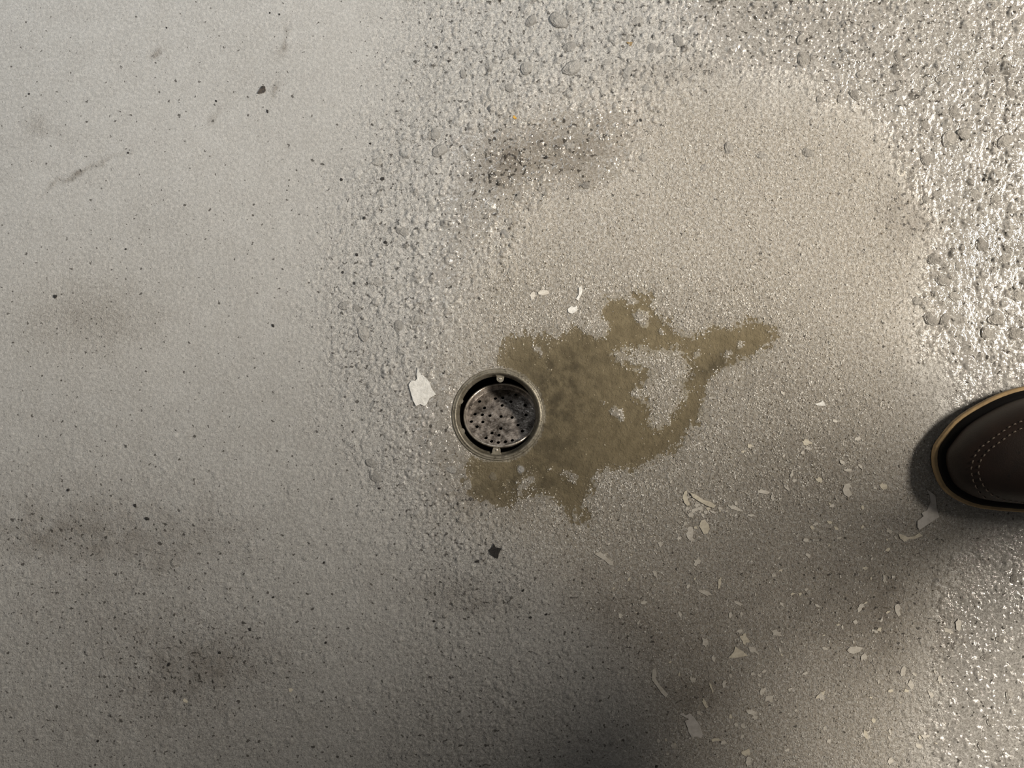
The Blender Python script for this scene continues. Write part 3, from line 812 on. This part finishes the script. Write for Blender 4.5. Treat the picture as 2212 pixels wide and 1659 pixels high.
small = [(1907, 1050, 15, 12, 60), (1890, 1054, 8, 5, 20), (1490, 1151, 14, 26, 10), (1466, 1163, 10, 9, 0), (1866, 1419, 12, 16, 20), (1608, 1380, 16, 22, -20), (1627, 1403, 24, 11, 35),
         (1523, 1386, 14, 20, 0), (1677, 1367, 22, 13, 30), (1523, 1280, 26, 9, 25), (1554, 1261, 7, 28, 5), (1594, 1303, 20, 8, 25), (1745, 1199, 12, 8, 40), (1671, 1243, 10, 8, 30),
         (1741, 1274, 8, 7, 0), (1728, 1283, 7, 6, 0), (1860, 1309, 18, 10, -40), (1856, 1318, 9, 7, 0), (1910, 1251, 7, 15, -10), (1929, 1246, 8, 6, 0), (1899, 1359, 9, 9, 0), (1886, 1361, 6, 5, 0),
         (1847, 1343, 9, 8, 0), (1646, 1494, 14, 20, 10), (1660, 1508, 18, 14, 20), (1772, 1501, 24, 10, -30), (1774, 1504, 10, 22, -20), (1625, 1538, 22, 12, 30), (1631, 1550, 12, 10, 0),
         (1868, 1588, 22, 9, 20), (1870, 1586, 8, 20, -25), (1995, 1590, 14, 8, 40), (1951, 1449, 10, 18, 20), (1966, 1478, 12, 18, -30), (1564, 1476, 8, 16, 20), (1612, 1625, 18, 14, 20), (1616, 1646, 10, 20, 0),
         (1922, 1644, 18, 10, -30), (2070, 1347, 13, 28, -10), (2047, 1361, 22, 9, 20), (1537, 1486, 4, 22, -20), (1415, 1239, 9, 15, -30), (1920, 1147, 14, 9, 30), (1506, 1213, 12, 20, 40),
         (1797, 1093, 9, 8, 0), (1743, 955, 18, 13, 20), (1746, 969, 16, 8, 20), (1733, 978, 8, 7, 0), (1852, 948, 11, 12, 20), (1691, 850, 11, 7, 40), (1619, 963, 12, 8, 0),
         (1648, 1062, 22, 8, 10), (1832, 1015, 16, 7, 10), (1820, 999, 14, 6, 35), (1858, 1008, 5, 16, -40), (1769, 1036, 14, 10, 35), (1584, 1097, 28, 9, 25), (1590, 1088, 6, 10, 0), (1621, 1113, 14, 6, 10),
         (1710, 1024, 6, 16, 10), (1754, 1140, 9, 8, 0), (1741, 1167, 12, 7, 10), (1150, 640, 12, 16, 0), (1340, 886, 8, 6, 0), (1700, 1055, 16, 7, 40), (1766, 1036, 10, 6, 30),
         (1500, 1102, 18, 8, -20), (1513, 1098, 14, 9, 20), (1524, 1106, 10, 8, 0), (1505, 1092, 12, 10, 0), (1530, 1098, 8, 8, 0), (1540, 1106, 12, 6, 20), (1492, 1112, 14, 9, 40), (1484, 1098, 8, 10, 0), (1556, 1098, 9, 6, 0), (1502, 1140, 8, 6, 0),
         (1480, 1130, 8, 9, 0), (1518, 1112, 7, 6, 0), (1494, 1164, 9, 12, 0), (1570, 1104, 6, 6, 0), (1810, 1350, 7, 6, 0), (1705, 1490, 6, 8, 0), (1790, 1600, 12, 8, 30), (1700, 1620, 9, 6, 0), (1455, 1610, 14, 8, 30), (1545, 1598, 26, 7, 0), (1563, 1604, 14, 8, -20),
         (1590, 1565, 9, 7, 0), (1625, 1455, 8, 6, 0), (1496, 1468, 10, 14, -30), (1522, 1518, 7, 18, -30), (1510, 1540, 12, 7, 40), (2030, 1468, 10, 14, 0), (2010, 1500, 8, 16, -30), (1985, 1610, 16, 9, 30)]
fgroup = 'small paint chips scattered on the right half of the floor'
for i, (x, y, l, w, a) in enumerate(small):
    o = place_flake('paint_chip', jag(x, y, l, w, a, 100 + i), M['flake'] if i % 5 else M['flake_cream'], None, 'paint chip', fgroup, thick=0.0005, curl=rng.uniform(0, 14))
    CHIPS.append((o, x, y, ('elongated ' if max(l, w) > 2 * min(l, w) else 'compact ') + ('off-white' if i % 5 else 'cream') + ' paint chip'))
k = 0
tiny_meshes = []
for i in range(10):
    pts = [(p[0] * S, -p[1] * S) for p in jag(0, 0, 7.5, 5.0, 0, 900 + i, 8, 0.3)]
    me = flake_mesh('paint_chip', pts, 0.0004, rng.uniform(0, 20), i); me.materials.append(M['flake'] if i % 3 else M['flake_cream'])
    tiny_meshes.append(me)
TINYP = [(1420, 1000), (1900, 850), (1960, 1000), (1950, 1200), (2080, 1400), (2050, 1640), (1400, 1640), (1330, 1350), (1300, 1130)]
while k < 100:
    x, y = rng.uniform(1290, 2090), rng.uniform(840, 1650)
    if not bool(inpoly(np.array([x]), np.array([y]), TINYP)[0]) or rng.random() > 0.35 + 0.65 * (y - 840) / 800: continue
    X, Y = px(x, y)
    o = bpy.data.objects.new('paint_chip', rng.choice(tiny_meshes))
    sc_ = rng.uniform(0.7, 1.7); o.scale = (sc_, sc_ * rng.uniform(0.6, 1.1), 1)
    o.rotation_euler = (0, 0, rng.uniform(0, 6.28)); o.location = (X, Y, float(floor_z(X, Y)) + 0.0001)
    COL.objects.link(o); tag(o, None, 'paint chip', fgroup); k += 1
    CHIPS.append((o, x, y, 'tiny pale paint chip'))

single_out(CHIPS, CHIP_MARKS)
# coloured chips
place_flake('paint_chip', jag(1112, 254, 10, 6, 30, 3), M['yellow'], 'tiny bright yellow chip on the grey pebbly concrete', 'chip')
place_flake('paint_chip', jag(1361, 95, 13, 8, 10, 4), M['ochre'], 'tiny dull ochre chip near the top of the floor', 'chip')
place_flake('paint_chip', jag(400, 1513, 11, 8, 10, 5), M['flake_cream'], 'tiny beige chip on the dark stain at lower left', 'chip')
place_flake('paint_chip', jag(628, 1490, 8, 8, 10, 6), M['flake_cream'], 'tiny beige chip right of the dark lower left stain', 'chip')
place_flake('leaf_fragment', [(556, 202), (563, 190), (566, 186), (573, 187), (574, 196), (571, 200), (558, 203)], M['brown'],
            'dark brown leaf scrap on the smooth grey concrete at upper left', 'leaf scrap', thick=0.0009, curl=30)

# grit crumbs
def crumb_mesh(seed):
    r = random.Random(seed); bm = bmesh.new(); bmesh.ops.create_icosphere(bm, subdivisions=1, radius=1.0)
    for v in bm.verts: v.co *= r.uniform(0.7, 1.2)
    me = bpy.data.meshes.new('grit_crumb'); bm.to_mesh(me); bm.free(); me.materials.append(M['grit']); return me
crumbs = [crumb_mesh(s) for s in range(5)]
def crumb(x, y, l, w, ang, label, group=None):
    X, Y = px(x, y)
    o = bpy.data.objects.new('grit_crumb', rng.choice(crumbs)); h = min(l, w) * S * 0.30
    o.scale = (l * S * 0.40, w * S * 0.40, h); o.rotation_euler = (0, 0, math.radians(-ang)); o.location = (X, Y, float(floor_z(X, Y)) + h * 0.35)
    COL.objects.link(o); tag(o, label, 'crumb', group)
    return o
place_flake('grit_clump', [(1056, 1188), (1064, 1182), (1067, 1174), (1071, 1182), (1084, 1184), (1078, 1194), (1076, 1206), (1068, 1202), (1060, 1196)], M['grit'],
            'star-shaped black clump on the grey floor below the drain', 'clump', thick=0.0016, curl=0)
crumb(1031, 1212, 14, 8, -20, 'black oblong crumb left of the star-shaped clump')
for x, y, l, w in [(1180, 340, 12, 10), (826, 386, 11, 13), (738, 388, 9, 9), (590, 703, 12, 8), (740, 588, 10, 8), (1384, 260, 11, 9), (1363, 161, 8, 12), (943, 102, 10, 9), (969, 132, 6, 7),
                   (930, 40, 6, 6), (771, 550, 9, 10), (766, 612, 7, 9), (787, 471, 9, 10), (833, 523, 12, 10), (1116, 422, 7, 9), (2125, 388, 13, 12), (2112, 521, 12, 9), (318, 1120, 10, 16),
                   (292, 1092, 12, 10), (148, 1058, 9, 9), (360, 60, 6, 6), (63, 203, 7, 6), (277, 330, 8, 6), (578, 240, 12, 7), (800, 310, 7, 7), (1146, 1333, 9, 8), (1180, 1327, 9, 8), (938, 1342, 7, 9),
                   (700, 1215, 8, 8), (540, 1360, 8, 12), (475, 1410, 9, 10), (365, 1435, 12, 10), (590, 1290, 7, 8), (1418, 1655, 10, 9), (820, 1055, 9, 8), (2058, 1068, 7, 8), (1130, 1275, 6, 14), (212, 1600, 8, 8),
                   (583, 28, 6, 6), (604, 31, 6, 6), (467, 218, 6, 8), (704, 1388, 8, 8), (272, 538, 7, 6), (120, 640, 12, 12), (958, 806, 8, 5)]:
    CRUMBS.append((crumb(x, y, l, w, rng.uniform(0, 180), None, 'black grit crumbs scattered over the floor'), x, y, 'tiny black grit crumb'))
single_out(CRUMBS, CRUMB_MARKS)

# ------------------------------------------------------------------ the shoe
SHX, SHY = px(2015, 990); SHX *= 0.983; SHY *= 0.983
LAT = [(0, 0.5), (1.2, 8.5), (6.6, 17), (18.5, 30.6), (36, 42), (52, 49.8), (70, 55.3), (100, 59), (140, 56), (180, 49), (220, 45), (250, 44), (275, 38), (292, 24), (300, 6)]
MED = [(0, -0.5), (2.1, -12), (6.6, -21.7), (13.8, -28.8), (25, -35), (36, -38.3), (70, -41.5), (110, -42), (150, -38), (190, -34), (230, -33), (260, -32), (282, -26), (295, -14), (300, 0)]
def interp(tab, u):
    """smooth curve through the table, taken over sqrt(u) so that the toe and heel close roundly"""
    f = lambda q: math.sqrt(max(q, 0.0))
    xs = [f(p[0]) for p in tab]; ys = [p[1] for p in tab]; x = min(max(f(u), xs[0]), xs[-1]); n = len(xs)
    i = max(0, min(n - 2, sum(1 for q in xs if q <= x) - 1))
    def slope(k):
        a, b = max(0, k - 1), min(n - 1, k + 1)
        return (ys[b] - ys[a]) / (xs[b] - xs[a])
    h_ = xs[i + 1] - xs[i]; t = (x - xs[i]) / h_; m0, m1 = slope(i) * h_, slope(i + 1) * h_
    return (2 * t ** 3 - 3 * t ** 2 + 1) * ys[i] + (t ** 3 - 2 * t ** 2 + t) * m0 + (-2 * t ** 3 + 3 * t ** 2) * ys[i + 1] + (t ** 3 - t ** 2) * m1
def outline(inset, n=40):
    """closed plan outline (mm), inset towards the middle line"""
    us = [150 - 150 * math.cos(math.pi * i / n) for i in range(n + 1)]
    L, Mm = [], []
    cv = 3.0
    for u in us:
        a, b = interp(LAT, u), interp(MED, u)
        L.append((u, a)); Mm.append((u, b))
    pts = L + Mm[::-1][1:-1]
    k = len(pts); out = []
    for i in range(k):
        p, q = pts[i - 1], pts[(i + 1) % k]
        tx, ty = q[0] - p[0], q[1] - p[1]; ln = math.hypot(tx, ty) or 1
        nxn, nyn = ty / ln, -tx / ln
        out.append((pts[i][0] + nxn * inset, pts[i][1] + nyn * inset))
    return out
def stack(name, rings):
    """loft of outlines: rings = [(inset, z)] in mm"""
    vs, fs = [], []
    n = None
    for ins, z in rings:
        o_ = outline(ins); n = len(o_)
        vs += [(x / 1000, y / 1000, z / 1000) for x, y in o_]
    for r_ in range(len(rings) - 1):
        for i in range(n):
            j = (i + 1) % n
            fs.append((r_ * n + i, (r_ + 1) * n + i, (r_ + 1) * n + j, r_ * n + j))
    fs.append(tuple(range(n))); fs.append(tuple(range((len(rings) - 1) * n, len(rings) * n))[::-1])
    return py_mesh(name, vs, fs, True)
shoe = empty('leather_shoe', (SHX, SHY, 0.0012))
tag(shoe, 'dark brown leather shoe with tan welt, toe entering from the right', 'shoe')
link('outsole', stack('outsole', [(4.0, 0), (2.8, 1.0), (2.4, 10), (2.6, 11.5)]), M['outsole'], shoe)
link('welt', stack('welt', [(1.0, 11.5), (0.0, 12.5), (0.0, 17.5), (0.8, 18.8), (5.5, 19.0)]), M['welt'], shoe)
link('rand', stack('rand', [(2.9, 18.6), (2.7, 20.5), (4.2, 24.0), (8.5, 26.0)]), M['rand'], shoe)  # black band lying on the welt around the foot of the upper
def upper():
    HT = [(0, 8), (3, 17), (8, 25), (16, 32), (30, 39), (50, 45), (75, 51), (105, 61), (135, 75), (165, 88), (200, 92), (240, 88), (275, 86), (292, 84), (300, 60)]
    O_ = outline(7.4, 160)
    lat = np.array(sorted(O_[:161])); med = np.array(sorted([O_[0]] + O_[161:] + [O_[160]]))
    x0, x1 = lat[:, 0].min() + 0.02, lat[:, 0].max() - 0.3
    nt = 36; vs, fs = [], []
    us = [x0 + (x1 - x0) * (0.5 - 0.5 * math.cos(math.pi * (i / 46))) for i in range(47)]
    for uu in us:
        a, b = float(np.interp(uu, lat[:, 0], lat[:, 1])), float(np.interp(uu, med[:, 0], med[:, 1]))
        a, b = max(a, b + 0.5), min(b, a - 0.5)
        mid, half = (a + b) / 2, (a - b) / 2
        hh = interp(HT, max(0.0, uu - x0))
        for i in range(nt + 1):
            t = math.pi * i / nt
            y = mid + half * math.copysign(abs(math.cos(t)) ** 0.72, math.cos(t))
            z = 21 + hh * math.sin(t) ** 0.62 if 0 < i < nt else 21
            vs.append((uu / 1000, y / 1000, z / 1000))
    for s in range(len(us) - 1):
        for i in range(nt):
            p = s * (nt + 1) + i
            fs.append((p, p + 1, p + nt + 2, p + nt + 1))
    fs.append(tuple(range(nt + 1))[::-1]); fs.append(tuple(range((len(us) - 1) * (nt + 1), len(us) * (nt + 1))))
    me = py_mesh('upper', vs, fs, True)
    me.validate()
    return link('upper', me, M['leather'], shoe)
up = upper()
def stitches():
    bpy.context.view_layer.update()
    me = up.data
    mw = Matrix.Translation(shoe.location)
    bvh = BVHTree.FromPolygons([mw @ v.co for v in me.vertices], [tuple(p.vertices) for p in me.polygons])
    seam = [(2260, 893), (2212, 908), (2183, 921), (2150, 944), (2120, 966), (2104, 988), (2098, 1014), (2102, 1038), (2114, 1062), (2134, 1080), (2161, 1090), (2212, 1097), (2260, 1102)]
    seam2 = [(2260, 908), (2212, 923), (2188, 935), (2160, 955), (2134, 974), (2119, 993), (2113, 1015), (2117, 1035), (2128, 1055), (2144, 1070), (2166, 1079), (2212, 1086), (2260, 1091)]
    vs, fs = [], []
    ridge = []
    def hit(x, y):
        gx, gy = px(x, y)
        o_ = Vector((0, 0, CAM_H)); d = (Vector((gx, gy, 0)) - o_).normalized()
        loc, nor, _, _ = bvh.ray_cast(o_, d)
        return loc, nor
    for path in (seam, seam2):
        pts = []
        for i in range(len(path) - 1):
            (x0, y0), (x1, y1) = path[i], path[i + 1]
            m = max(1, int(math.hypot(x1 - x0, y1 - y0) / 1.5))
            pts += [(x0 + (x1 - x0) * k / m, y0 + (y1 - y0) * k / m) for k in range(m)]
        i = 0
        while i + 6 < len(pts):
            a, na = hit(*pts[i]); b, nb = hit(*pts[i + 5])
            i += 9
            if a is None or b is None: continue
            if na.z < 0: na = -na
            d = (b - a).normalized(); s = d.cross(na).normalized()
            base = len(vs); w = 0.00055
            for p, lift in ((a, -0.0002), (a.lerp(b, 0.25), 0.0007), (a.lerp(b, 0.75), 0.0007), (b, -0.0002)):
                vs += [tuple(p + na * lift + s * w - shoe.location), tuple(p + na * (lift + 0.0005) - shoe.location), tuple(p + na * lift - s * w - shoe.location)]
            for q in range(3):
                for e in range(2):
                    v0 = base + q * 3 + e
                    fs.append((v0, v0 + 1, v0 + 4, v0 + 3))
    o_ = link('toe_stitching', py_mesh('toe_stitching', vs, fs, True), M['thread'], shoe)
    o_['label'] = 'double row of pale stitching'
stitches()

# ------------------------------------------------------------------ the photographer, standing beyond the right edge of the frame
def skinned(name, chains, mat, parent):
    """chains: lists of ((x, y, z), radius_x, radius_y); chains share their first joint by position"""
    vs, es, rad, key = [], [], [], {}
    for ch in chains:
        prev = None
        for p, rx, ry in ch:
            kx = tuple(round(c, 4) for c in p)
            if kx not in key:
                key[kx] = len(vs); vs.append(p); rad.append((rx, ry))
            i = key[kx]
            if prev is not None: es.append((prev, i))
            prev = i
    me = bpy.data.meshes.new(name); me.from_pydata(vs, es, []); me.update()
    o = link(name, me, mat, parent)
    sk = o.modifiers.new('skin', 'SKIN'); sk.use_smooth_shade = True
    layer = me.skin_vertices[0] if me.skin_vertices else None
    if layer is None:
        bm = bmesh.new(); bm.from_mesh(me); bm.verts.layers.skin.verify(); bm.to_mesh(me); bm.free(); layer = me.skin_vertices[0]
    for i, r in enumerate(rad): layer.data[i].radius = r
    layer.data[0].use_root = True
    sb = o.modifiers.new('subdivision', 'SUBSURF'); sb.levels = 2; sb.render_levels = 2
    return o
RX, RY = SHX + 0.222, SHY + 0.004          # right ankle
LX, LY = SHX + 0.335, SHY - 0.275          # left ankle
PXc, PYc = 0.5 * (RX + LX) + 0.05, 0.5 * (RY + LY)
person = empty('person', (PXc, PYc, 0.0))
tag(person, 'person in dark trousers and jacket standing beyond the right edge', 'person')
def L(x, y, z): return (x - PXc, y - PYc, z)
hip = L(PXc, PYc, 0.93)
skinned('trousers', [
    [(hip, 0.135, 0.165), (L(RX + 0.05, RY - 0.02, 0.84), 0.095, 0.095), (L(RX + 0.02, RY, 0.50), 0.072, 0.072), (L(RX + 0.01, RY, 0.25), 0.064, 0.064), (L(RX, RY, 0.085), 0.062, 0.062)],
    [(hip, 0.135, 0.165), (L(LX - 0.01, LY + 0.02, 0.84), 0.095, 0.095), (L(LX, LY, 0.50), 0.072, 0.072), (L(LX, LY, 0.25), 0.064, 0.064), (L(LX, LY, 0.085), 0.062, 0.062)]], M['cloth'], person)
M['jacket'] = simple('dark_jacket_cloth', (0.030, 0.034, 0.040), 0.85, 0, 50, (0.040, 0.044, 0.050), bump=(900, 0.0005))
M['skin'] = simple('skin', (0.42, 0.26, 0.19), 0.5, 0, 40, (0.46, 0.28, 0.20))
M['hair'] = simple('dark_hair', (0.02, 0.014, 0.01), 0.6, 0, 90, (0.03, 0.02, 0.014), bump=(300, 0.002))
ch = L(PXc - 0.02, PYc, 1.36)
sh = [L(PXc - 0.02, PYc + 0.19, 1.42), L(PXc - 0.02, PYc - 0.19, 1.42)]
el = [L(PXc - 0.16, PYc + 0.24, 1.16), L(PXc - 0.16, PYc - 0.20, 1.16)]
wr = [L(0.16, 0.075, 1.14), L(0.16, -0.075, 1.14)]
skinned('jacket', [[(L(PXc, PYc, 0.98), 0.13, 0.17), (L(PXc, PYc, 1.15), 0.12, 0.16), (ch, 0.125, 0.175), (L(PXc - 0.03, PYc, 1.48), 0.065, 0.075)],
                   [(ch, 0.125, 0.175), (sh[0], 0.068, 0.068), (el[0], 0.052, 0.052), (wr[0], 0.038, 0.038)],
                   [(ch, 0.125, 0.175), (sh[1], 0.068, 0.068), (el[1], 0.052, 0.052), (wr[1], 0.038, 0.038)]], M['jacket'], person)
for k_, sg in ((0, 1), (1, -1)):
    w0 = Vector(wr[k_]); fwd = Vector((-1, -0.35 * sg, 0.05)).normalized(); side = Vector((0.2, 0, 1)).normalized()
    chains = [[(tuple(w0), 0.027, 0.027), (tuple(w0 + fwd * 0.045), 0.030, 0.020)]]
    palm = w0 + fwd * 0.045
    for f in range(4):
        b_ = palm + fwd * 0.035 + side * (0.024 - 0.016 * f); ln = (0.040, 0.046, 0.043, 0.033)[f]
        inw = Vector((-0.3, -sg, 0)).normalized()
        chains.append([(tuple(palm), 0.030, 0.020), (tuple(b_), 0.010, 0.010), (tuple(b_ + fwd * ln), 0.009, 0.009), (tuple(b_ + fwd * ln * 1.3 + inw * 0.02), 0.008, 0.008)])
    chains.append([(tuple(w0), 0.027, 0.027), (tuple(w0 + fwd * 0.03 + side * 0.035), 0.012, 0.012), (tuple(w0 + fwd * 0.065 + side * 0.05), 0.010, 0.010)])
    skinned('hand', chains, M['skin'], person)
def head():
    bm = bmesh.new(); bmesh.ops.create_uvsphere(bm, u_segments=32, v_segments=20, radius=1.0)
    for v in bm.verts:
        x, y, z = v.co
        jaw = 1 - 0.28 * max(0, -z)
        face = 1 + (0.10 * math.exp(-((z + 0.12) / 0.16) ** 2 - (y / 0.14) ** 2) if x < 0 else 0)
        v.co = Vector((x * 0.098 * (jaw if x > 0 else 1 - 0.1 * max(0, -z)) * face, y * 0.077 * jaw, z * 0.118))
    me = bpy.data.meshes.new('head'); bm.to_mesh(me); bm.free()
    for p in me.polygons: p.use_smooth = True
    h_ = link('head', me, M['skin'], person)
    h_.location = L(PXc - 0.10, PYc + 0.02, 1.62); h_.rotation_euler = (0, math.radians(-28), 0)
    skinned('neck', [[(L(PXc - 0.03, PYc, 1.46), 0.058, 0.058), (L(PXc - 0.06, PYc + 0.01, 1.55), 0.054, 0.054)]], M['skin'], person)
    bm = bmesh.new(); bmesh.ops.create_uvsphere(bm, u_segments=32, v_segments=20, radius=1.0)
    bmesh.ops.delete(bm, geom=[v for v in bm.verts if v.co.z < -0.35 or (v.co.x < -0.35 and v.co.z < 0.45)], context='VERTS')
    for v in bm.verts: v.co = Vector((v.co.x * 0.106, v.co.y * 0.084, v.co.z * 0.126))
    me = bpy.data.meshes.new('hair'); bm.to_mesh(me); bm.free()
    for p in me.polygons: p.use_smooth = True
    link('hair', me, M['hair'], h_)
head()
# the other shoe of the pair, mirrored, worn on the foot set further back
other = bpy.data.objects.new('shoe', None); COL.objects.link(other); other.parent = person
other.location = L(LX - 0.222, LY, 0.0012); other.scale = (1, -1, 1)
for c_ in list(shoe.children):
    d_ = c_.copy(); COL.objects.link(d_); d_.parent = other
